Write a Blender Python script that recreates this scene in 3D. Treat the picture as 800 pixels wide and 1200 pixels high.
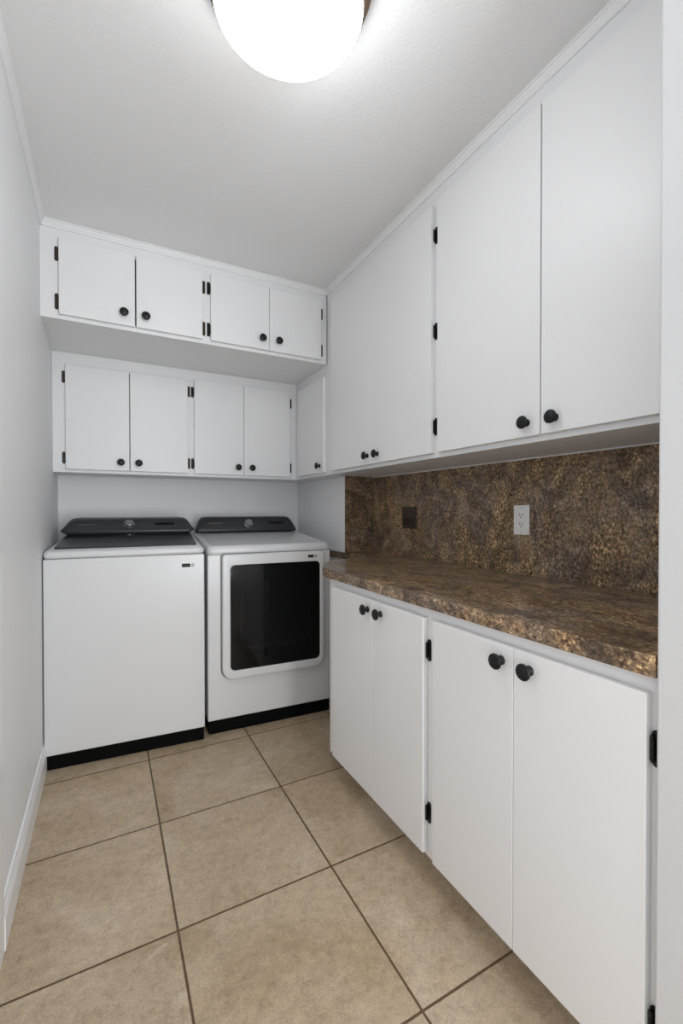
import bpy, bmesh, math, random
from math import radians, pi, sin, cos, tan
from mathutils import Vector, Matrix

for o in list(bpy.data.objects):
    bpy.data.objects.remove(o)
S = bpy.context.scene
C = S.collection

# ------------------------------------------------------------------ camera
FPX, YAW, PITCH, ROLL, CY, CAMH = 518.108, 27.9695, 0.5951, 0.0149, 603.0, 1.17
cam = bpy.data.cameras.new('camera')
camo = bpy.data.objects.new('camera', cam)
C.objects.link(camo)
camo.location = (0, 0, CAMH)
camo.rotation_euler = (radians(90 - PITCH), radians(ROLL), radians(-YAW))
cam.sensor_fit = 'VERTICAL'
cam.sensor_height = 36
cam.lens = FPX / 1200 * 36
cam.shift_y = (CY - 600) / 1200
cam.clip_start = 0.02
S.camera = camo

# ------------------------------------------------------------------ world, lamps, exposure
w = bpy.data.worlds.new('world')
S.world = w
w.use_nodes = True
w.node_tree.nodes['Background'].inputs[0].default_value = (0.97, 0.985, 1.0, 1)
w.node_tree.nodes['Background'].inputs[1].default_value = 0.12

def area(name, loc, rot, sx, sy, power, col=(1, 1, 1)):
    l = bpy.data.lights.new(name, 'AREA')
    l.shape = 'RECTANGLE'
    l.size = sx
    l.size_y = sy
    l.energy = power
    l.color = col
    o = bpy.data.objects.new(name, l)
    o.location = loc
    o.rotation_euler = rot
    C.objects.link(o)
    return o
# unseen fill lights, added behind the camera to brighten the room
FILL_TINT = (0.93, 0.965, 1.0)
area('rear_fill_right', (0.85, -1.3, 1.3), (radians(90), 0, radians(22)), 0.9, 2.0, 31, FILL_TINT)
area('rear_fill_low', (0.45, -1.4, 0.6), (radians(100), 0, 0), 1.2, 0.9, 9, FILL_TINT)
LAMP_EMIT = 6.2

vs = S.view_settings
vs.view_transform = 'Standard'
vs.look = 'None'
vs.gamma = 1
vs.use_curve_mapping = False
vs.exposure = 0.38

# ------------------------------------------------------------------ materials
def srgb(r, g, b):
    f = lambda c: (c / 255 / 12.92) if c / 255 <= 0.04045 else ((c / 255 + 0.055) / 1.055) ** 2.4
    return (f(r), f(g), f(b), 1)

def mat(name, col, rough=0.5, metal=0.0, spec=0.5, noise=None, bump=0.0, bscale=200.0, coat=0.0, emit=0.0):
    m = bpy.data.materials.new(name)
    m.use_nodes = True
    n, l = m.node_tree.nodes, m.node_tree.links
    b = n['Principled BSDF']
    b.inputs['Base Color'].default_value = col
    b.inputs['Roughness'].default_value = rough
    b.inputs['Metallic'].default_value = metal
    b.inputs['Specular IOR Level'].default_value = spec
    b.inputs['Coat Weight'].default_value = coat
    tc = n.new('ShaderNodeTexCoord')
    nz = n.new('ShaderNodeTexNoise')
    nz.inputs['Scale'].default_value = bscale
    nz.inputs['Detail'].default_value = 4
    l.new(tc.outputs['Object'], nz.inputs['Vector'])
    if bump:
        bp = n.new('ShaderNodeBump')
        bp.inputs['Strength'].default_value = bump
        bp.inputs['Distance'].default_value = 0.002
        l.new(nz.outputs['Fac'], bp.inputs['Height'])
        l.new(bp.outputs['Normal'], b.inputs['Normal'])
    # faint tone variation so that nothing is perfectly flat
    n2 = n.new('ShaderNodeTexNoise')
    n2.inputs['Scale'].default_value = 3.0
    n2.inputs['Detail'].default_value = 3
    l.new(tc.outputs['Object'], n2.inputs['Vector'])
    mx = n.new('ShaderNodeMixRGB')
    v = noise if noise is not None else 0.02
    mx.inputs[1].default_value = tuple(c * (1 - v) for c in col[:3]) + (1,)
    mx.inputs[2].default_value = tuple(min(1, c * (1 + v)) for c in col[:3]) + (1,)
    l.new(n2.outputs['Fac'], mx.inputs[0])
    l.new(mx.outputs[0], b.inputs['Base Color'])
    if emit:
        b.inputs['Emission Color'].default_value = (0.965, 0.985, 1.0, 1)
        b.inputs['Emission Strength'].default_value = emit
    return m

M = {}
M['wall'] = mat('wall_paint', (0.88, 0.88, 0.885, 1), 0.55, bump=0.12, bscale=160)
M['ceiling'] = mat('ceiling_paint', (0.88, 0.88, 0.885, 1), 0.8, bump=0.6, bscale=110)
M['paint'] = mat('cabinet_paint', (0.88, 0.88, 0.885, 1), 0.38, bump=0.10, bscale=60)
M['carcass'] = mat('cabinet_frame_paint', (0.87, 0.87, 0.875, 1), 0.42, bump=0.10, bscale=60)
M['trim'] = mat('trim_paint', (0.88,0.88,0.885,1), 0.35)
M['black'] = mat('black_metal', (0.006, 0.006, 0.0065, 1), 0.36, spec=0.35)
M['bronze'] = mat('bronze_hinge_metal', (0.045, 0.032, 0.026, 1), 0.4, metal=0.4)
M['wall_shaded'] = mat('wall_paint_shaded', (0.70, 0.70, 0.705, 1), 0.55, bump=0.12, bscale=160)  # wall paint with shade put into its colour, to dim the wall end
M['enamel'] = mat('white_enamel', (0.74, 0.74, 0.745, 1), 0.24)
M['enamel_dark'] = mat('grey_plastic_gap', (0.25, 0.25, 0.25, 1), 0.5)
M['skirt'] = mat('black_plastic_skirt', (0.003, 0.003, 0.003, 1), 0.7, spec=0.08)
M['console'] = mat('dark_console_plastic', (0.030, 0.031, 0.033, 1), 0.32)
M['lidglass'] = mat('dark_lid_glass', (0.022, 0.023, 0.024, 1), 0.32, spec=0.35)
M['display'] = mat('display_black', (0.004, 0.004, 0.005, 1), 0.5, spec=0.15)
M['greymark'] = mat('grey_printed_mark', (0.12, 0.12, 0.125, 1), 0.5)
M['lightmark'] = mat('light_printed_mark', (0.55, 0.55, 0.56, 1), 0.5)
M['chrome'] = mat('satin_chrome', (0.30, 0.30, 0.31, 1), 0.25, metal=0.9)
M['drum'] = mat('drum_grey', (0.13, 0.132, 0.135, 1), 0.5)
M['drumring'] = mat('drum_ring_grey', (0.21, 0.212, 0.215, 1), 0.4)
M['plate'] = mat('white_outlet_plastic', (0.93, 0.93, 0.93, 1), 0.3)
M['brownplate'] = mat('brown_plate_plastic', srgb(62, 46, 34), 0.35)
M['browntoggle'] = mat('brown_rocker_plastic', srgb(46, 32, 24), 0.25)
M['slot'] = mat('slot_dark', (0.02, 0.02, 0.02, 1), 0.6)
M['pan'] = mat('bronze_lamp_pan', srgb(96, 78, 62), 0.35, metal=0.5)
M['glow'] = mat('frosted_lamp_glass', (0.9, 0.9, 0.9, 1), 0.4, emit=LAMP_EMIT)

def tinted_glass():
    m = bpy.data.materials.new('smoked_door_glass')
    m.use_nodes = True
    n, l = m.node_tree.nodes, m.node_tree.links
    n.clear()
    out = n.new('ShaderNodeOutputMaterial')
    tr = n.new('ShaderNodeBsdfTransparent')
    tr.inputs[0].default_value = (0.42, 0.42, 0.43, 1)
    gl = n.new('ShaderNodeBsdfGlossy')
    gl.inputs['Roughness'].default_value = 0.06
    gl.inputs[0].default_value = (0.9, 0.9, 0.9, 1)
    fr = n.new('ShaderNodeFresnel')
    fr.inputs[0].default_value = 1.35
    mx = n.new('ShaderNodeMixShader')
    l.new(fr.outputs[0], mx.inputs[0])
    l.new(tr.outputs[0], mx.inputs[1])
    l.new(gl.outputs[0], mx.inputs[2])
    l.new(mx.outputs[0], out.inputs[0])
    return m
M['doorglass'] = tinted_glass()

def laminate(name, stretch, rough, gain):
    m = bpy.data.materials.new(name)
    m.use_nodes = True
    n, l = m.node_tree.nodes, m.node_tree.links
    b = n['Principled BSDF']
    tc = n.new('ShaderNodeTexCoord')
    mp = n.new('ShaderNodeMapping')
    mp.inputs['Scale'].default_value = stretch
    l.new(tc.outputs['Object'], mp.inputs['Vector'])
    def noise(sc, det, ro=0.6, dist=0.0):
        a = n.new('ShaderNodeTexNoise')
        a.inputs['Scale'].default_value = sc
        a.inputs['Detail'].default_value = det
        a.inputs['Roughness'].default_value = ro
        a.inputs['Distortion'].default_value = dist
        l.new(mp.outputs[0], a.inputs['Vector'])
        return a.outputs['Fac']
    def ramp(src, stops):
        r = n.new('ShaderNodeValToRGB')
        e = r.color_ramp.elements
        while len(e) < len(stops):
            e.new(0.5)
        for i, (p, c) in enumerate(stops):
            e[i].position = p
            e[i].color = c
        l.new(src, r.inputs[0])
        return r.outputs[0]
    def mix(f, a, c, t='MIX'):
        x = n.new('ShaderNodeMixRGB')
        x.blend_type = t
        if isinstance(f, float):
            x.inputs[0].default_value = f
        else:
            l.new(f, x.inputs[0])
        l.new(a, x.inputs[1])
        l.new(c, x.inputs[2])
        return x.outputs[0]
    g = lambda r_, g_, b_: tuple(min(1, c * gain) for c in srgb(r_, g_, b_)[:3]) + (1,)
    warm = ramp(noise(105, 5, 0.75, 0.5), [(0.36, g(30, 20, 13)), (0.45, g(84, 64, 45)), (0.53, g(122, 100, 74)), (0.61, g(178, 152, 114)), (0.72, g(206, 188, 152))])
    cool = ramp(noise(125, 5, 0.75, 0.4), [(0.36, g(34, 25, 20)), (0.46, g(90, 75, 63)), (0.55, g(122, 106, 91)), (0.64, g(160, 144, 126)), (0.74, g(188, 174, 156))])
    patch = ramp(noise(7, 4, 0.6, 0.8), [(0.40, (0, 0, 0, 1)), (0.60, (1, 1, 1, 1))])
    base = mix(patch, warm, cool)
    cloud = ramp(noise(11, 5, 0.65, 1.2), [(0.34, (0.42, 0.40, 0.39, 1)), (0.50, (0.82, 0.81, 0.80, 1)), (0.64, (1.35, 1.32, 1.26, 1))])
    c = mix(1.0, base, cloud, 'MULTIPLY')
    speck = ramp(noise(260, 3, 0.6), [(0.36, (0.45, 0.42, 0.40, 1)), (0.46, (1, 1, 1, 1))])
    c = mix(0.8, c, speck, 'MULTIPLY')
    l.new(c, b.inputs['Base Color'])
    b.inputs['Roughness'].default_value = rough
    bp = n.new('ShaderNodeBump')
    bp.inputs['Strength'].default_value = 0.15
    bp.inputs['Distance'].default_value = 0.001
    l.new(noise(140, 4), bp.inputs['Height'])
    l.new(bp.outputs[0], b.inputs['Normal'])
    return m
M['laminate'] = laminate('brown_stone_laminate', (1, 1, 0.8), 0.38, 1.85)
M['countertop'] = laminate('brown_stone_laminate_top', (1.1, 0.75, 1), 0.28, 1.8)

def tile_floor():
    m = bpy.data.materials.new('beige_stone_floor_tile')
    m.use_nodes = True
    n, l = m.node_tree.nodes, m.node_tree.links
    b = n['Principled BSDF']
    TX, RY, SZ, G = 0.1695, 0.8127, 0.4756, 0.0062
    tc = n.new('ShaderNodeTexCoord')
    sep = n.new('ShaderNodeSeparateXYZ')
    l.new(tc.outputs['Object'], sep.inputs[0])
    def mth(op, a, b_=None, c_=None):
        x = n.new('ShaderNodeMath')
        x.operation = op
        for i, v in enumerate((a, b_, c_)):
            if v is None:
                continue
            if isinstance(v, (int, float)):
                x.inputs[i].default_value = v
            else:
                l.new(v, x.inputs[i])
        return x.outputs[0]
    ux = mth('DIVIDE', mth('SUBTRACT', sep.outputs[0], TX), SZ)
    uy = mth('DIVIDE', mth('SUBTRACT', sep.outputs[1], RY), SZ)
    def edge(u):
        f = mth('FRACT', u)
        return mth('MINIMUM', f, mth('SUBTRACT', 1.0, f))
    e = mth('MULTIPLY', mth('MINIMUM', edge(ux), edge(uy)), SZ)
    wob = n.new('ShaderNodeTexNoise')
    wob.inputs['Scale'].default_value = 60
    l.new(tc.outputs['Object'], wob.inputs['Vector'])
    e = mth('ADD', e, mth('MULTIPLY', mth('SUBTRACT', wob.outputs['Fac'], 0.5), 0.0016))
    mr = n.new('ShaderNodeMapRange')
    mr.inputs['From Min'].default_value = G / 2 - 0.0008
    mr.inputs['From Max'].default_value = G / 2 + 0.0008
    l.new(e, mr.inputs['Value'])
    istile = mr.outputs[0]
    # every tile gets its own patch of the stone
    cx = n.new('ShaderNodeCombineXYZ')
    l.new(mth('FLOOR', ux), cx.inputs[0])
    l.new(mth('FLOOR', uy), cx.inputs[1])
    wn = n.new('ShaderNodeTexWhiteNoise')
    l.new(cx.outputs[0], wn.inputs['Vector'])
    sc = n.new('ShaderNodeVectorMath')
    sc.operation = 'MULTIPLY'
    sc.inputs[1].default_value = (9, 9, 9)
    l.new(wn.outputs['Color'], sc.inputs[0])
    ad = n.new('ShaderNodeVectorMath')
    l.new(tc.outputs['Object'], ad.inputs[0])
    l.new(sc.outputs[0], ad.inputs[1])
    def noise(s, d, ro=0.6, di=0.0):
        a = n.new('ShaderNodeTexNoise')
        a.inputs['Scale'].default_value = s
        a.inputs['Detail'].default_value = d
        a.inputs['Roughness'].default_value = ro
        a.inputs['Distortion'].default_value = di
        l.new(ad.outputs[0], a.inputs['Vector'])
        return a.outputs['Fac']
    def ramp(src, stops):
        r = n.new('ShaderNodeValToRGB')
        el = r.color_ramp.elements
        while len(el) < len(stops):
            el.new(0.5)
        for i, (p, c) in enumerate(stops):
            el[i].position = p
            el[i].color = c
        l.new(src, r.inputs[0])
        return r.outputs[0]
    def mix(f, a, c, t='MIX'):
        x = n.new('ShaderNodeMixRGB')
        x.blend_type = t
        for i, v in enumerate((f, a, c)):
            if isinstance(v, float):
                x.inputs[i].default_value = v
            elif isinstance(v, tuple):
                x.inputs[i].default_value = v
            else:
                l.new(v, x.inputs[i])
        return x.outputs[0]
    base = ramp(noise(3.2, 5, 0.6, 0.6), [(0.30, srgb(178, 156, 127)), (0.5, srgb(195, 174, 148)), (0.70, srgb(209, 191, 169))])
    fine = ramp(noise(34, 9, 0.85, 0.15), [(0.30, (0.66, 0.64, 0.61, 1)), (0.5, (0.96, 0.96, 0.95, 1)), (0.70, (1.20, 1.20, 1.19, 1))])
    c = mix(1.0, base, fine, 'MULTIPLY')
    grain = ramp(noise(230, 3, 0.8), [(0.3, (0.66, 0.65, 0.63, 1)), (0.6, (1.05, 1.05, 1.05, 1))])
    c = mix(0.8, c, grain, 'MULTIPLY')
    vein = ramp(noise(5.0, 8, 0.62, 1.6), [(0.485, (0, 0, 0, 1)), (0.50, (1, 1, 1, 1)), (0.515, (0, 0, 0, 1))])
    vm = mix(1.0, vein, ramp(noise(2.6, 2), [(0.5, (0, 0, 0, 1)), (0.62, (0.35, 0.35, 0.35, 1))]), 'MULTIPLY')
    c = mix(vm, c, srgb(150, 124, 94))
    chalk = ramp(noise(13, 8, 0.8, 0.5), [(0.56, (0, 0, 0, 1)), (0.70, (0.6, 0.6, 0.6, 1))])
    chm = mix(1.0, chalk, ramp(noise(2.2, 2), [(0.5, (0, 0, 0, 1)), (0.62, (1, 1, 1, 1))]), 'MULTIPLY')
    c = mix(chm, c, srgb(232, 222, 202))
    hsv = n.new('ShaderNodeHueSaturation')
    l.new(mth('ADD', 0.95, mth('MULTIPLY', wn.outputs['Value'], 0.10)), hsv.inputs['Value'])
    l.new(c, hsv.inputs['Color'])
    grout = mix(noise(80, 3), srgb(84, 64, 46), srgb(112, 88, 66))
    l.new(mix(istile, grout, hsv.outputs[0]), b.inputs['Base Color'])
    b.inputs['Roughness'].default_value = 0.5
    b.inputs['Specular IOR Level'].default_value = 0.35
    bp = n.new('ShaderNodeBump')
    bp.inputs['Strength'].default_value = 0.5
    bp.inputs['Distance'].default_value = 0.003
    l.new(mth('ADD', istile, mth('MULTIPLY', noise(40, 5, 0.7), 0.25)), bp.inputs['Height'])
    l.new(bp.outputs[0], b.inputs['Normal'])
    return m
M['tile'] = tile_floor()

# ------------------------------------------------------------------ mesh helpers
def obj(name, bm, m, parent=None, smooth=False):
    me = bpy.data.meshes.new(name)
    bmesh.ops.recalc_face_normals(bm, faces=bm.faces)
    bm.to_mesh(me)
    bm.free()
    me.materials.append(m)
    o = bpy.data.objects.new(name, me)
    C.objects.link(o)
    if smooth:
        for p in me.polygons:
            p.use_smooth = True
        mod = o.modifiers.new('n', 'WEIGHTED_NORMAL') if smooth == 'w' else None
        if mod:
            mod.keep_sharp = True
    if parent:
        o.parent = parent
    return o

def box(x0, x1, y0, y1, z0, z1, bev=0.0, seg=2, bm=None):
    t = bmesh.new()
    vs_ = [t.verts.new((x, y, z)) for x in (x0, x1) for y in (y0, y1) for z in (z0, z1)]
    for f in ((0, 1, 3, 2), (4, 6, 7, 5), (0, 4, 5, 1), (2, 3, 7, 6), (0, 2, 6, 4), (1, 5, 7, 3)):
        t.faces.new([vs_[i] for i in f])
    if bev:
        bmesh.ops.bevel(t, geom=list(t.edges), offset=bev, segments=seg, affect='EDGES', profile=0.5)
    if bm is None:
        return t
    join(bm, t)
    return bm

def join(bm, t, mtx=None):
    mp = {}
    for v in t.verts:
        mp[v] = bm.verts.new(mtx @ v.co if mtx else v.co)
    for f in t.faces:
        try:
            bm.faces.new([mp[v] for v in f.verts])
        except ValueError:
            pass
    t.free()

def lathe(prof, seg=32, bm=None, mtx=None):
    """profile [(radius, height)] turned round z"""
    t = bmesh.new()
    rings = []
    for r, z in prof:
        if r < 1e-6:
            rings.append([t.verts.new((0, 0, z))])
        else:
            rings.append([t.verts.new((r * cos(2 * pi * k / seg), r * sin(2 * pi * k / seg), z)) for k in range(seg)])
    for a, b in zip(rings, rings[1:]):
        for k in range(seg):
            k2 = (k + 1) % seg
            if len(a) == 1 and len(b) > 1:
                t.faces.new((a[0], b[k], b[k2]))
            elif len(b) == 1 and len(a) > 1:
                t.faces.new((a[k], a[k2], b[0]))
            elif len(a) > 1:
                t.faces.new((a[k], a[k2], b[k2], b[k]))
    for r_ in (rings[0], rings[-1]):
        if len(r_) > 1:
            t.faces.new(r_)
    if mtx is not None:
        bmesh.ops.transform(t, matrix=mtx, verts=t.verts)
    if bm is None:
        return t
    join(bm, t)
    return bm

def prism(poly, a0, a1, plane='xy', bev=0.0, seg=2):
    """polygon extruded along the third axis"""
    t = bmesh.new()
    def P(p, a):
        return {'xy': (p[0], p[1], a), 'xz': (p[0], a, p[1]), 'yz': (a, p[0], p[1])}[plane]
    A = [t.verts.new(P(p, a0)) for p in poly]
    B = [t.verts.new(P(p, a1)) for p in poly]
    t.faces.new(A)
    t.faces.new(list(reversed(B)))
    k = len(poly)
    for i in range(k):
        t.faces.new((A[i], A[(i + 1) % k], B[(i + 1) % k], B[i]))
    bmesh.ops.recalc_face_normals(t, faces=t.faces)
    if bev:
        es = [e for e in t.edges if abs((e.verts[0].co - e.verts[1].co).length) > 1e-9 and
              (all(v in A for v in e.verts) or all(v in B for v in e.verts))]
        bmesh.ops.bevel(t, geom=es, offset=bev, segments=seg, affect='EDGES', profile=0.5)
    return t

def rrect(x0, x1, z0, z1, r, n=6):
    """rounded rectangle outline; r is one radius or (bl, br, tr, tl)"""
    if not isinstance(r, tuple):
        r = (r,) * 4
    out = []
    for (cx, cz, rr, a0) in ((x0 + r[0], z0 + r[0], r[0], pi), (x1 - r[1], z0 + r[1], r[1], 1.5 * pi),
                             (x1 - r[2], z1 - r[2], r[2], 0), (x0 + r[3], z1 - r[3], r[3], 0.5 * pi)):
        for k in range(n + 1):
            a = a0 + k / n * pi / 2
            out.append((cx + rr * cos(a), cz + rr * sin(a)))
    return out

def ring_prism(outer, inner, a0, a1, plane='xz'):
    t = bmesh.new()
    def P(p, a):
        return {'xy': (p[0], p[1], a), 'xz': (p[0], a, p[1]), 'yz': (a, p[0], p[1])}[plane]
    O0 = [t.verts.new(P(p, a0)) for p in outer]
    O1 = [t.verts.new(P(p, a1)) for p in outer]
    I0 = [t.verts.new(P(p, a0)) for p in inner]
    I1 = [t.verts.new(P(p, a1)) for p in inner]
    k = len(outer)
    for i in range(k):
        j = (i + 1) % k
        t.faces.new((O0[i], O0[j], I0[j], I0[i]))
        t.faces.new((O1[i], O1[j], I1[j], I1[i]))
        t.faces.new((O0[i], O0[j], O1[j], O1[i]))
        t.faces.new((I0[i], I0[j], I1[j], I1[i]))
    bmesh.ops.recalc_face_normals(t, faces=t.faces)
    return t

def loft(rings, cap=True):
    t = bmesh.new()
    R = [[t.verts.new(p) for p in r] for r in rings]
    for a, b in zip(R, R[1:]):
        k = len(a)
        for i in range(k):
            t.faces.new((a[i], a[(i + 1) % k], b[(i + 1) % k], b[i]))
    if cap:
        t.faces.new(R[0])
        t.faces.new(list(reversed(R[-1])))
    return t

def thing(name, label, cat, loc=(0, 0, 0), rotz=0.0, group=None):
    o = bpy.data.objects.new(name, None)
    o.empty_display_size = 0.1
    C.objects.link(o)
    o.location = loc
    o.rotation_euler = (0, 0, rotz)
    o['label'] = label
    o['category'] = cat
    if group:
        o['group'] = group
    return o

def struct(name, bm, m, smooth=False):
    o = obj(name, bm, m, None, smooth)
    o['kind'] = 'structure'
    return o

# ------------------------------------------------------------------ measurements
XL, XU, XC, XN, XS, XW = -0.256, 1.161, 0.885, 0.862, 1.488, 1.288
YB1, YB2, YB, YP, YS = 2.373, 2.853, 3.14, 0.430, 2.378
ZC, ZB1, ZB2, ZN, ZNB = 2.468, 2.035, 1.378, 0.908, 0.868
T = 0.02          # door thickness
YBACK = -1.5      # where the modelled part of the room stops, behind the camera

# ------------------------------------------------------------------ the room
struct('floor', box(XL - 0.12, 1.75, YBACK, YB + 0.12, -0.08, 0.0), M['tile'])
struct('ceiling', box(XL - 0.12, 1.75, YBACK, YB + 0.12, ZC, ZC + 0.08), M['ceiling'])
struct('wall_left', box(XL - 0.12, XL, YBACK, YB + 0.12, 0, ZC), M['wall'])
struct('wall_back', box(XL, 1.75, YB, YB + 0.12, 0, ZC), M['wall'])
struct('wall_right', box(XS + 0.004, XS + 0.13, YP, YB, 0, ZC), M['wall'])
# the boxed-in wall beside the dryer, standing on the worktop level
bm = box(XW, XS + 0.002, YS + 0.006, YB, ZN + 0.001, ZB2 - 0.001)
struct('wall_nook', bm, M['wall'])
bm = box(XW - 0.006, XW, YS + 0.002, YS + 0.022, ZN + 0.018, ZB2 - 0.002, 0.001)
box(XW - 0.008, XW, YS + 0.002, YB - 0.002, ZN + 0.001, ZN + 0.018, 0.002, 2, bm)
struct('trim_1', bm, M['trim'])
struct('wall_nook_lower', box(XW + 0.01, XS + 0.002, 2.12, YB, 0, ZNB - 0.002), M['wall'])
# the wall end that the cabinets run up against
struct('wall_front', box(XN - 0.002, 1.75, YP - 0.12, YP - 0.002, 0, ZC, 0.004, 3), M['wall_shaded'])

# crown moulding: small stepped cove
def crown(path_a, path_b, axis, side, name):
    # profile in (out, down) from the corner
    prof = [(0, 0), (0.020, 0), (0.020, 0.005), (0.015, 0.008), (0.013, 0.016), (0.007, 0.024), (0.006, 0.030), (0, 0.030)]
    pts = []
    t = bmesh.new()
    rings = []
    for a in (path_a, path_b):
        ring = []
        for o_, d in prof:
            if axis == 'x':     # runs along x, wall at y=side, out is -y
                ring.append(t.verts.new((a, side - o_, ZC - d)))
            elif axis == 'yl':  # runs along y on the left wall, out is +x
                ring.append(t.verts.new((side + o_, a, ZC - d)))
            else:               # runs along y on the right cabinets, out is -x
                ring.append(t.verts.new((side - o_, a, ZC - d)))
        rings.append(ring)
    k = len(prof)
    for i in range(k):
        t.faces.new((rings[0][i], rings[0][(i + 1) % k], rings[1][(i + 1) % k], rings[1][i]))
    t.faces.new(rings[0])
    t.faces.new(list(reversed(rings[1])))
    struct(name, t, M['trim'])
crown(XL, XU, 'x', YB1, 'trim_2')
crown(YBACK, YB1, 'yl', XL, 'trim_3')
crown(YP, YB1, 'yr', XU, 'trim_4')

# left baseboard with a stepped top
bp = [(0, 0), (0.014, 0), (0.014, 0.085), (0.011, 0.092), (0.011, 0.098), (0.007, 0.106), (0.006, 0.116), (0, 0.118)]
t = bmesh.new()
r0 = [t.verts.new((XL + o_, 1.444, z)) for o_, z in bp]
r1 = [t.verts.new((XL + o_, YB, z)) for o_, z in bp]
for i in range(len(bp)):
    j = (i + 1) % len(bp)
    t.faces.new((r0[i], r0[j], r1[j], r1[i]))
t.faces.new(r0)
t.faces.new(r1)
struct('baseboard_left', t, M['trim'])
# casing of the doorway in the left wall (its edge only just enters the frame)
bm = box(XL, XL + 0.012, 1.376, 1.443, 0, 2.18, 0.003, 2)
box(XL, XL + 0.012, 0.671, 1.375, 2.11, 2.18, 0.003, 2, bm)
box(XL, XL + 0.012, 0.60, 0.67, 0, 2.18, 0.003, 2, bm)
struct('trim_5', bm, M['trim'])

# ------------------------------------------------------------------ cabinet fittings
def knob_bm():
    # along +z, out of the door
    return [(0.0095, 0), (0.0095, 0.002), (0.0062, 0.004), (0.0055, 0.012), (0.008, 0.0145), (0.0135, 0.0165),
            (0.0160, 0.0190), (0.0162, 0.0215), (0.0145, 0.0240), (0.0125, 0.0252), (0.0118, 0.0246), (0.0105, 0.0256), (0.006, 0.0272), (0, 0.0276)]

def frame_mtx(face, out, along, z):
    """matrix whose z axis leaves the face, origin on the face"""
    if face == 'back':   # faces -y, along = x, out = y of the face
        return Matrix.Translation((along, out, z)) @ Matrix.Rotation(radians(90), 4, 'X')
    return Matrix.Translation((out, along, z)) @ Matrix.Rotation(radians(-90), 4, 'Y')

def add_knob(parent, face, out, along, z):
    t = lathe([(r * 1.22, h * 1.12) for r, h in knob_bm()], 32)
    bmesh.ops.transform(t, matrix=frame_mtx(face, out, along, z), verts=t.verts)
    return obj('knob', t, M['black'], parent, smooth=True)

def add_hinge(parent, face, plane, edge, sgn, z0, z1, metal):
    """leaf on the face frame beside the door edge, barrel at the edge; sgn = direction away from the door"""
    bm = bmesh.new()
    c = edge + sgn * 0.0090
    hw = 0.0079
    poly = rrect(c - hw, c + hw, z0, z1, hw * 0.98, 8)
    zc = (z0 + z1) / 2
    bz0, bz1 = z0 + 0.012, z1 - 0.012
    if face == 'back':
        join(bm, prism(poly, plane, plane - 0.0035, 'xz', 0.0012, 2))
        mt = lambda z: Matrix.Translation((edge + sgn * 0.0040, plane - 0.008, z))
    else:
        join(bm, prism(poly, plane, plane - 0.0035, 'yz', 0.0008, 2))
        mt = lambda z: Matrix.Translation((plane - 0.008, edge + sgn * 0.0040, z))
    # knuckle barrel in three pieces with ball tips
    L = (bz1 - bz0)
    lathe([(0, -0.004), (0.0025, -0.003), (0.003, 0), (0.0039, 0.001), (0.0039, L * 0.30), (0.0034, L * 0.31), (0.0039, L * 0.32),
           (0.0039, L * 0.67), (0.0034, L * 0.68), (0.0039, L * 0.69), (0.0039, L - 0.001), (0.003, L), (0.0025, L + 0.003), (0, L + 0.004)], 12, bm, mt(bz0))
    # screw heads on the leaf
    for q in (0.2, 0.8):
        zz = z0 + q * (z1 - z0)
        lathe([(0.0030, 0), (0.0026, 0.0012), (0, 0.0016)], 10, bm, frame_mtx(face, plane - 0.0035, c, zz))
    return obj('hinge', bm, metal, parent, smooth=False)

def door(parent, face, plane, a0, a1, z0, z1, knob_at, hinge_side, hinges, kz, metal=None):
    g = 0.0006
    p1 = plane - g
    if face == 'back':
        bm = box(a0, a1, p1 - T, p1, z0, z1, 0.0025, 2)
    else:
        bm = box(p1 - T, p1, a0, a1, z0, z1, 0.0025, 2)
    d = obj('door', bm, M['paint'], parent, smooth='w')
    add_knob(d, face, p1 - T, knob_at, kz)
    edge = a0 if hinge_side < 0 else a1
    for (h0, h1) in hinges:
        add_hinge(d, face, plane, edge, hinge_side, h0, h1, metal or M['black'])
    return d

def carcass(parent, face, plane, depth, a0, a1, z0, z1, openings, end0=0.018, end1=0.018, kick=0.0):
    """hollow cabinet box: sides, top, bottom, back, and a face frame with an opening behind the doors"""
    bm = bmesh.new()
    g = 0.0001
    a0 += g
    a1 -= g
    def B(p0, p1, b0, b1, c0, c1, bev=0.0):
        if face == 'back':
            box(p0, p1, b0, b1, c0, c1, bev, 1, bm)   # p along x, b depth y
        else:
            box(b0, b1, p0, p1, c0, c1, bev, 1, bm)
    f0, f1 = plane, plane + 0.019
    B(a0, a0 + end0, f1, plane + depth, z0, z1)
    B(a1 - end1, a1, f1, plane + depth, z0, z1)
    B(a0 + end0, a1 - end1, f1, plane + depth, z1 - 0.018, z1)
    B(a0 + end0, a1 - end1, f1, plane + depth, z0 + 0.0, z0 + 0.016)
    B(a0 + end0, a1 - end1, plane + depth - 0.006, plane + depth, z0 + 0.016, z1 - 0.018)
    # face frame
    o0, o1, oz0, oz1 = openings
    B(a0, o0, f0, f1, z0, z1)
    B(o1, a1, f0, f1, z0, z1)
    B(o0, o1, f0, f1, z0, oz0)
    B(o0, o1, f0, f1, oz1, z1)
    return obj('carcass', bm, M['carcass'], parent)

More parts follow.
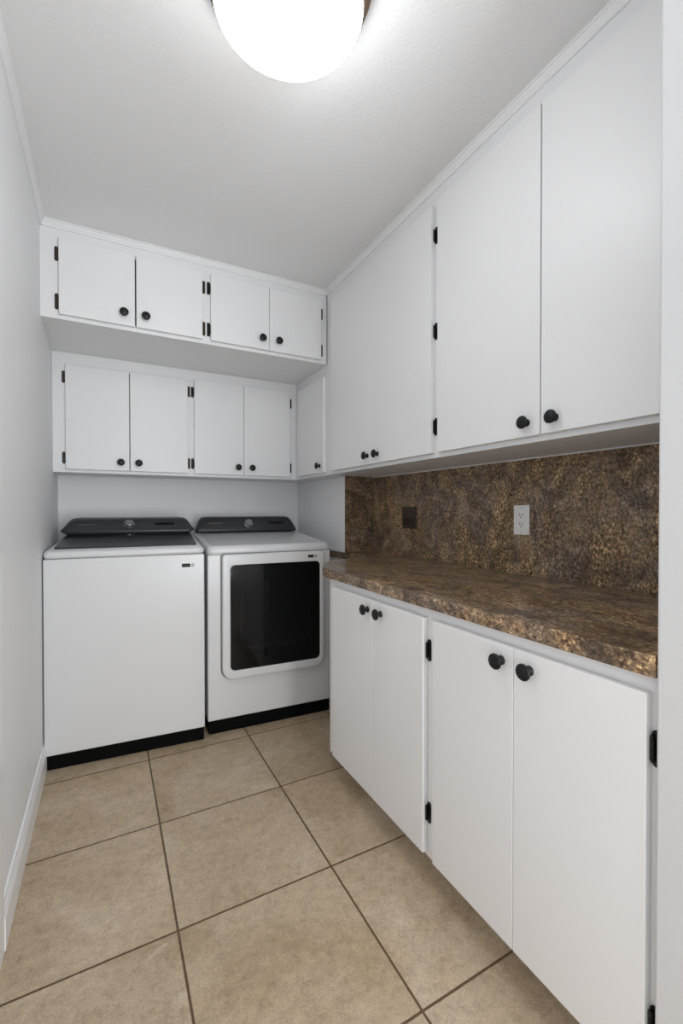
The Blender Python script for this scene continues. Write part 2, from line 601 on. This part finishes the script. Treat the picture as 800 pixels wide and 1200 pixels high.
def cabinet(name, label, face, plane, depth, a0, a1, z0, z1, doors, dz, hz, kz, metal=None, group=None):
    """doors: list of (start, end, knob position, hinge side)"""
    mid = (a0 + a1) / 2
    base = (mid, plane + depth / 2, z0) if face == 'back' else (plane + depth / 2, mid, z0)
    group = group or {'wall_cabinet': 'wall cabinets above the washer and dryer', 'tall_wall_cabinet': 'tall wall cabinets above the counter', 'base_cabinet': 'base cabinets under the counter'}[name]
    th = thing(name, label, 'cabinet', base, 0, group)
    lo, hi = min(d[0] for d in doors), max(d[1] for d in doors)
    parts = [carcass(th, face, plane, depth, a0, a1, z0, z1, (lo + 0.012, hi - 0.012, dz[0] + 0.012, dz[1] - 0.012))]
    for (d0, d1, kn, hs) in doors:
        parts.append(door(th, face, plane, d0, d1, dz[0], dz[1], kn, hs, hz, kz, metal))
    inv = Matrix.Translation(base).inverted()
    for p in parts:
        p.matrix_parent_inverse = inv
    return th

HU = [(2.292, 2.358), (2.075, 2.147)]
HL = [(1.865, 1.931), (1.424, 1.490)]
HR = [(2.225, 2.291), (1.846, 1.913), (1.466, 1.536)]
HB = [(0.700, 0.768), (0.193, 0.259)]
XM = 0.462

cabinet('wall_cabinet', 'short white two-door cabinet under the ceiling, against the left wall', 'back', YB1, YB - YB1 - 0.002, XL, XM, ZB1, ZC - 0.001,
        [(-0.185, 0.1255, 0.078, -1), (0.1315, 0.441, 0.173, 1)], (2.052, 2.396), HU, 2.106, M['bronze'])
cabinet('wall_cabinet', 'short white two-door cabinet under the ceiling, in the corner beside the tall cabinets', 'back', YB1, YB - YB1 - 0.002, XM, XU, ZB1, ZC - 0.001,
        [(0.483, 0.7985, 0.757, -1), (0.8005, 1.116, 0.851, 1)], (2.052, 2.396), HU, 2.109)
cabinet('wall_cabinet', 'white two-door cabinet above the washing machine, below the deeper top cabinet', 'back', YB2, YB - YB2 - 0.002, XL, XM, ZB2, ZB1 - 0.001,
        [(-0.196, 0.1185, 0.074, -1), (0.1225, 0.441, 0.167, 1)], (1.395, 1.967), HL, 1.442, M['bronze'])
cabinet('wall_cabinet', 'white two-door cabinet above the dryer, below the deeper top cabinet', 'back', YB2, YB - YB2 - 0.002, XM, XU, ZB2, ZB1 - 0.001,
        [(0.480, 0.7875, 0.749, -1), (0.7895, 1.108, 0.840, 1)], (1.395, 1.975), HL, 1.444)
DR = XS - XU
cabinet('wall_cabinet', 'narrow white corner cabinet with one side-facing door and one knob, above the dryer', 'side', XU, DR, 2.366, YB - 0.002, ZB2, ZB1 - 0.001,
        [(2.382, 2.775, 2.430, 1)], (1.395, 1.962), [], 1.437)
cabinet('tall_wall_cabinet', 'tall white two-door wall cabinet on the right, directly beside the narrow corner cabinet', 'side', XU, DR, 1.371, 2.365, ZB2, ZC - 0.001,
        [(1.390, 1.8440, 1.783, -1), (1.8455, 2.280, 1.875, 1)], (1.395, 2.376), HR, 1.438)
cabinet('tall_wall_cabinet', 'tall white two-door wall cabinet on the right nearest the camera, hinges along its far edge', 'side', XU, DR, YP + 0.001, 1.370, ZB2, ZC - 0.001,
        [(0.452, 0.8860, 0.838, -1), (0.8905, 1.353, 0.935, 1)], (1.395, 2.376), HR, 1.437)
DB = XS - XC
def base_cabinet(label, a0, a1, doors):
    th = cabinet('base_cabinet', label, 'side', XC, DB, a0, a1, 0.084, ZNB - 0.001, doors, (0.099, 0.836), HB, 0.797)
    bm = box(XC + 0.075, XC + 0.093, a0 + 0.001, a1 - 0.001, 0.0, 0.0835)
    box(XC + 0.093, XS - 0.01, a0 + 0.002, a0 + 0.020, 0.0, 0.0835, 0, 1, bm)
    box(XC + 0.093, XS - 0.01, a1 - 0.020, a1 - 0.002, 0.0, 0.0835, 0, 1, bm)
    k = obj('toe_kick', bm, M['carcass'], th)
    k.matrix_parent_inverse = Matrix.Translation(th.location).inverted()
base_cabinet('white two-door base cabinet under the counter, nearest the dryer', 1.068, 1.777,
             [(1.090, 1.3850, 1.330, -1), (1.3865, 1.715, 1.418, 1)])
base_cabinet('wide white two-door base cabinet under the counter, nearest the camera', YP + 0.001, 1.067,
             [(0.447, 0.7445, 0.698, -1), (0.7455, 1.045, 0.781, 1)])

# light cleat at the back of the underside of the tall cabinets
# ------------------------------------------------------------------ worktop and backsplash
poly = [(XN, YP + 0.001), (XS - 0.002, YP + 0.001), (XS - 0.002, YB - 0.002), (XW + 0.001, YB - 0.002), (XW + 0.001, 2.120), (1.10, 2.075),
        (1.05, 2.062), (1.01, 2.035), (0.96, 1.975), (0.915, 1.905), (0.885, 1.855), (0.870, 1.82), (XN, 1.775)]
ct = obj('countertop', prism(poly, ZNB, ZN, 'xy', 0.003, 3), M['countertop'])
ct['label'] = 'long brown stone-look laminate countertop with thick front edge over the base cabinets'
ct['category'] = 'countertop'
bs = thing('backsplash', 'tall brown mottled laminate backsplash between countertop and tall wall cabinets', 'backsplash', (XS, 1.4, ZN))
a = obj('back_panel', box(XS - 0.002, XS + 0.002, YP + 0.002, YS, ZN + 0.0005, ZB2 - 0.0065), M['laminate'], bs)
b_ = obj('side_panel', box(XW, XS - 0.002, YS + 0.001, YS + 0.005, ZN + 0.0005, ZB2 - 0.001), M['laminate'], bs)
c_ = obj('top_strip', box(XS - 0.005, XS + 0.002, YP + 0.002, YS, ZB2 - 0.006, ZB2 - 0.001, 0.0006), M['trim'], bs)
c_['label'] = 'thin white strip under the cabinets'
for p in (a, b_, c_):
    p.matrix_parent_inverse = Matrix.Translation(bs.location).inverted()

# outlet
XF = XS - 0.0022
ot = thing('wall_outlet', 'white duplex electrical outlet on the brown backsplash', 'outlet', (XF, 1.238, 1.129))
def op(name, bm, m, par=None):
    o = obj(name, bm, m, par or ot)
    if not par:
        o.matrix_parent_inverse = Matrix.Translation(ot.location).inverted()
    return o
pl = op('plate', prism(rrect(1.2005, 1.2755, 1.0695, 1.1885, 0.003, 3), XF, XF - 0.006, 'yz', 0.0015, 2), M['plate'])
rc = op('receptacle', prism(rrect(1.221, 1.255, 1.094, 1.164, 0.003, 3), XF - 0.006, XF - 0.0075, 'yz', 0.0005, 1), M['plate'])
bm = bmesh.new()
for zc in (1.147, 1.111):
    box(XF - 0.0080, XF - 0.0074, 1.2305, 1.2330, zc - 0.001, zc + 0.008, 0, 1, bm)
    box(XF - 0.0080, XF - 0.0074, 1.2430, 1.2455, zc - 0.000, zc + 0.008, 0, 1, bm)
    lathe([(0.0028, 0), (0.0028, 0.0006), (0, 0.0006)], 12, bm, frame_mtx('side', XF - 0.0074, 1.238, zc - 0.0075))
sl = obj('slots', bm, M['slot'], rc)
for zc in (1.178, 1.080):
    obj('screw', lathe([(0.0030, 0), (0.0026, 0.001), (0, 0.0013)], 12, None, frame_mtx('side', XF - 0.006, 1.238, zc)), M['lightmark'], pl)

# brown switch plate
YC, ZC_ = 1.993, 1.127
sw = thing('switch_plate', 'small dark brown wall plate on the backsplash, beyond the outlet', 'switch plate', (XF, YC, ZC_))
pl = obj('plate', prism(rrect(YC - 0.063, YC + 0.063, ZC_ - 0.060, ZC_ + 0.060, 0.003, 3), XF, XF - 0.005, 'yz', 0.0015, 2), M['brownplate'], sw)
rk = obj('rocker', box(XF - 0.0075, XF - 0.005, YC - 0.045, YC + 0.045, ZC_ - 0.040, ZC_ + 0.004, 0.001), M['browntoggle'], sw)
for p in (pl, rk):
    p.matrix_parent_inverse = Matrix.Translation(sw.location).inverted()

# ------------------------------------------------------------------ washer
W = 0.690
wa = thing('washing_machine', 'white top-loading washing machine with dark glass lid, in the left corner', 'washing machine', (-0.252, 2.350, 0), radians(-4.0))
def side_profile_body(Wd, front, zlo, zhi):
    pass
# cabinet
bm = box(0, Wd := W, 0, 0.690, 0.066, 0.948, 0.006, 3)
obj('cabinet', bm, M['enamel'], wa, smooth='w')
bm = box(0.004, W - 0.004, 0.008, 0.68, 0.0, 0.066, 0.003, 2)
sk = obj('kick_panel', bm, M['skirt'], wa)
sk['label'] = 'black kick panel'
# top deck: rises toward the back, ring around the glass lid
def deck(Wd, y1, z0, zf, zb, inset, y0=0.0):
    rings = []
    for (dx, dz, ins) in ((0.0, 0.0, 0.004), (0, 0.006, 0.0), (0, 0.018, 0.0), (0, 0.026, 0.004), (0, 0.031, 0.012)):
        ring = []
        for (x, y) in rrect(0 + ins, Wd - ins, y0 + ins, y1, (0.022, 0.022, 0.012, 0.012), 5):
            tt = max(0, min(1, (y - y0) / 0.43))
            zz = z0 + dz * (1 + tt * (zb - zf) / 0.031)
            ring.append((x, y, zz))
        rings.append(ring)
    return loft(rings)
obj('top_deck', deck(W, 0.69, 0.952, 0.983, 1.032, 0.03), M['enamel'], wa, smooth=True)
obj('gap_seal', box(0.006, W - 0.006, 0.006, 0.68, 0.945, 0.955), M['enamel_dark'], wa)
# glass lid, sloping with the deck
def slopez(y, off=0.0):
    return 0.983 + max(0, min(1, y / 0.43)) * 0.049 + off
ring = rrect(0.030, W - 0.030, 0.070, 0.43, (0.018, 0.018, 0.002, 0.002), 4)
bm = loft([[(x, y, slopez(y, -0.003)) for x, y in ring], [(x, y, slopez(y, 0.003)) for x, y in ring],
           [(x + (0.0015 if x < W / 2 else -0.0015), y + (0.0015 if y < .3 else 0), slopez(y, 0.0045)) for x, y in ring]])
lid = obj('lid', bm, M['lidglass'], wa)
lid['label'] = 'dark glass lid'
bm = lathe([(0.030, 0), (0.030, 0.003), (0.024, 0.005), (0.018, 0.0035), (0, 0.0035)], 24)
bmesh.ops.transform(bm, matrix=Matrix.Translation((0.338, 0.385, slopez(0.385, 0.0035))) @ Matrix.Rotation(radians(6.5), 4, 'X'), verts=bm.verts)
hd = obj('lid_handle', bm, M['console'], lid, smooth=True)
bm = lathe([(0.006, 0), (0.006, 0.002), (0, 0.003)], 12)
bmesh.ops.transform(bm, matrix=Matrix.Translation((0.338, 0.385, slopez(0.385, 0.007))), verts=bm.verts)
obj('handle_mark', bm, M['lightmark'], lid)

def console(Wd, xl0, xr0, prof, m, th):
    """prof: list of (inset, y_front, z); back is fixed"""
    rings = []
    for ins, yf, z, rr in prof:
        rings.append([(x, y, z) for x, y in rrect(xl0 + ins, xr0 - ins, yf, 0.665, (rr, rr, 0.006, 0.006), 6)])
    return obj('control_console', loft(rings), m, th, smooth=True)
cs = console(W, 0.006, W - 0.008, [(0.060, 0.415, 1.024, 0.03), (0.045, 0.400, 1.030, 0.03), (0.012, 0.388, 1.046, 0.03), (0.000, 0.388, 1.056, 0.03), (0.003, 0.394, 1.063, 0.03),
                                   (0.030, 0.450, 1.106, 0.03), (0.040, 0.475, 1.119, 0.03), (0.052, 0.500, 1.125, 0.03), (0.075, 0.525, 1.127, 0.03)], M['console'], wa)
cs['label'] = 'dark control console'
# sloping face from (y .394, z 1.063) to (y .450, z 1.106)
def on_slope(x, t_, y0, z0, y1, z1):
    ang = math.atan2(z1 - z0, y1 - y0)
    y = y0 + (y1 - y0) * t_
    z = z0 + (z1 - z0) * t_
    return Matrix.Translation((x, y, z)) @ Matrix.Rotation(ang, 4, 'X')
def console_fittings(cs, x_knob, x_disp, x_text, sl_):
    m0 = on_slope(x_knob, 0.55, *sl_)
    t = lathe([(0.029, -0.002), (0.029, 0.003), (0.026, 0.004), (0.025, 0.016), (0.022, 0.019), (0.019, 0.0185), (0, 0.0185)], 36)
    bmesh.ops.transform(t, matrix=m0, verts=t.verts)
    k = obj('dial', t, M['chrome'], cs, smooth=False)
    k['label'] = 'satin metal dial'
    t = box(-0.052, 0.052, -0.009, 0.009, -0.001, 0.0012, 0.0005, 1)
    bmesh.ops.transform(t, matrix=on_slope(x_disp, 0.62, *sl_), verts=t.verts)
    obj('display', t, M['display'], cs)
    bm = bmesh.new()
    for i in range(7):
        x = -0.042 + i * 0.0135
        q = box(x, x + 0.009, -0.0045, 0.0045, -0.001, 0.0006)
        bmesh.ops.transform(q, matrix=on_slope(x_text, 0.62, *sl_), verts=q.verts)
        join(bm, q)
    obj('printed_marks', bm, M['greymark'], cs)
console_fittings(cs, 0.335, 0.520, 0.125, (0.394, 1.064, 0.450, 1.107))

def badge(th, x, z, y, w_=0.040, h=0.017):
    bm = box(x, x + w_, y - 0.0012, y + 0.0005, z - h / 2, z + h / 2, 0.0005, 1)
    b1 = obj('badge', bm, M['display'], th)
    b1['label'] = 'small black badge'
    bm = bmesh.new()
    for i in range(6):
        box(x + 0.006 + i * 0.005, x + 0.009 + i * 0.005, y - 0.0016, y - 0.0010, z - 0.002, z + 0.002, 0, 1, bm)
    obj('badge_lettering', bm, M['greymark'], b1)
    bm = ring_prism(rrect(x + w_ + 0.006, x + w_ + 0.018, z - 0.007, z + 0.007, 0.001, 1), rrect(x + w_ + 0.009, x + w_ + 0.015, z - 0.004, z + 0.004, 0.001, 1), y - 0.0008, y + 0.0005)
    obj('certification_mark', bm, M['greymark'], b1)
badge(wa, 0.582, 0.894, 0.0)

# ------------------------------------------------------------------ dryer
WD = 0.690
dr = thing('dryer', 'white front-loading dryer with square black window door, beside the counter', 'dryer', (0.458, 2.336, 0), radians(-2.8))
bm = box(0, WD, 0, 0.70, 0.070, 0.936, 0.006, 3)
obj('cabinet', bm, M['enamel'], dr, smooth='w')
kp = obj('kick_panel', box(0.006, WD - 0.006, 0.006, 0.69, 0.0, 0.070, 0.003, 2), M['skirt'], dr)
kp['label'] = 'black kick panel'
rings = []
for (dz, ins) in ((0.0, 0.003), (0.004, 0.0), (0.026, 0.0), (0.037, 0.005), (0.043, 0.014), (0.045, 0.03), (0.0425, 0.034), (0.0425, 0.045)):
    ring = []
    for (x, y) in rrect(ins, WD - ins, ins, 0.70, (0.03, 0.03, 0.012, 0.012), 6):
        tt = max(0, min(1, y / 0.60))
        ring.append((x, y, 0.9365 + dz * (1 + tt * 1.15)))
    rings.append(ring)
obj('top_panel', loft(rings), M['enamel'], dr, smooth=True)
cs2 = console(WD, 0.012, WD - 0.008, [(0.000, 0.560, 1.028, 0.02), (0.000, 0.560, 1.040, 0.02), (0.003, 0.564, 1.050, 0.02), (0.026, 0.592, 1.104, 0.03),
                                      (0.036, 0.605, 1.118, 0.03), (0.050, 0.622, 1.124, 0.03), (0.07, 0.640, 1.126, 0.02)], M['console'], dr)
cs2['label'] = 'dark control console'
console_fittings(cs2, 0.350, 0.540, 0.130, (0.564, 1.050, 0.592, 1.104))
# door surround recess line, door frame, pane, inner drum
X0, X1, Z0, Z1 = 0.070, 0.640, 0.285, 0.938
obj('door_seal', prism(rrect(X0 - 0.005, X1 + 0.005, Z0 - 0.005, Z1 + 0.004, (0.055, 0.055, 0.02, 0.02), 8), 0.0, -0.006, 'xz'), M['enamel_dark'], dr)
dd = thing('door', '', '', (0, 0, 0))
del dd['label'], dd['category']
bpy.data.objects.remove(dd)
outer = rrect(X0, X1, Z0, Z1, (0.055, 0.055, 0.018, 0.018), 8)
inner = rrect(0.110, 0.612, 0.330, 0.882, (0.026, 0.026, 0.026, 0.026), 8)
t = bmesh.new()
def ringv(pts, y):
    return [t.verts.new((x, y, z)) for x, z in pts]
def inset(pts, d):
    cx, cz = (X0 + X1) / 2, (Z0 + Z1) / 2
    return [(x + (d if x < cx else -d), z + (d if z < cz else -d)) for x, z in pts]
seq = [ringv(outer, -0.004), ringv(outer, -0.028), ringv(inset(outer, 0.0018), -0.033), ringv(inset(outer, 0.006), -0.036),
       ringv(inset(inner, -0.003), -0.036), ringv(inner, -0.034), ringv(inner, -0.006)]
for a, b in zip(seq, seq[1:]):
    k = len(a)
    for i in range(k):
        t.faces.new((a[i], a[(i + 1) % k], b[(i + 1) % k], b[i]))
df = obj('door', t, M['enamel'], dr, smooth='w')
obj('door_pane', prism(inset(inner, 0.0003), -0.0335, -0.0315, 'xz'), M['doorglass'], df)
obj('inner_panel', prism(inset(inner, 0.0003), -0.010, -0.0062, 'xz'), M['drum'], df)
arch = rrect(0.165, 0.560, 0.430, 0.830, (0.04, 0.04, 0.16, 0.16), 10)
arch_i = rrect(0.178, 0.547, 0.443, 0.817, (0.03, 0.03, 0.15, 0.15), 10)
obj('drum_window', ring_prism(arch, arch_i, -0.016, -0.0102), M['drumring'], df)
badge(df, 0.540, 0.911, -0.036, 0.034, 0.016)

# ------------------------------------------------------------------ ceiling lamp
LX, LY = 0.392, 1.005
cl = thing('ceiling_light', 'round flush ceiling light with frosted white glass bowl and bronze pan', 'ceiling light', (LX, LY, ZC))
obj('pan', lathe([(0, 0), (0.207, 0), (0.208, -0.004), (0.206, -0.012), (0.203, -0.016), (0.203, -0.022), (0.205, -0.026), (0.202, -0.036), (0.192, -0.044),
                  (0.178, -0.048), (0.165, -0.050), (0, -0.050)], 96), M['pan'], cl, smooth=False)
prof = [(0.160, -0.0505), (0.172, -0.060), (0.1775, -0.078), (0.178, -0.098)]
for k in range(1, 13):
    a = k / 12 * pi / 2
    prof.append((0.178 * cos(a) if k < 12 else 0, -0.098 - 0.034 * sin(a)))
obj('glass_bowl', lathe(prof, 96), M['glow'], cl, smooth=True)
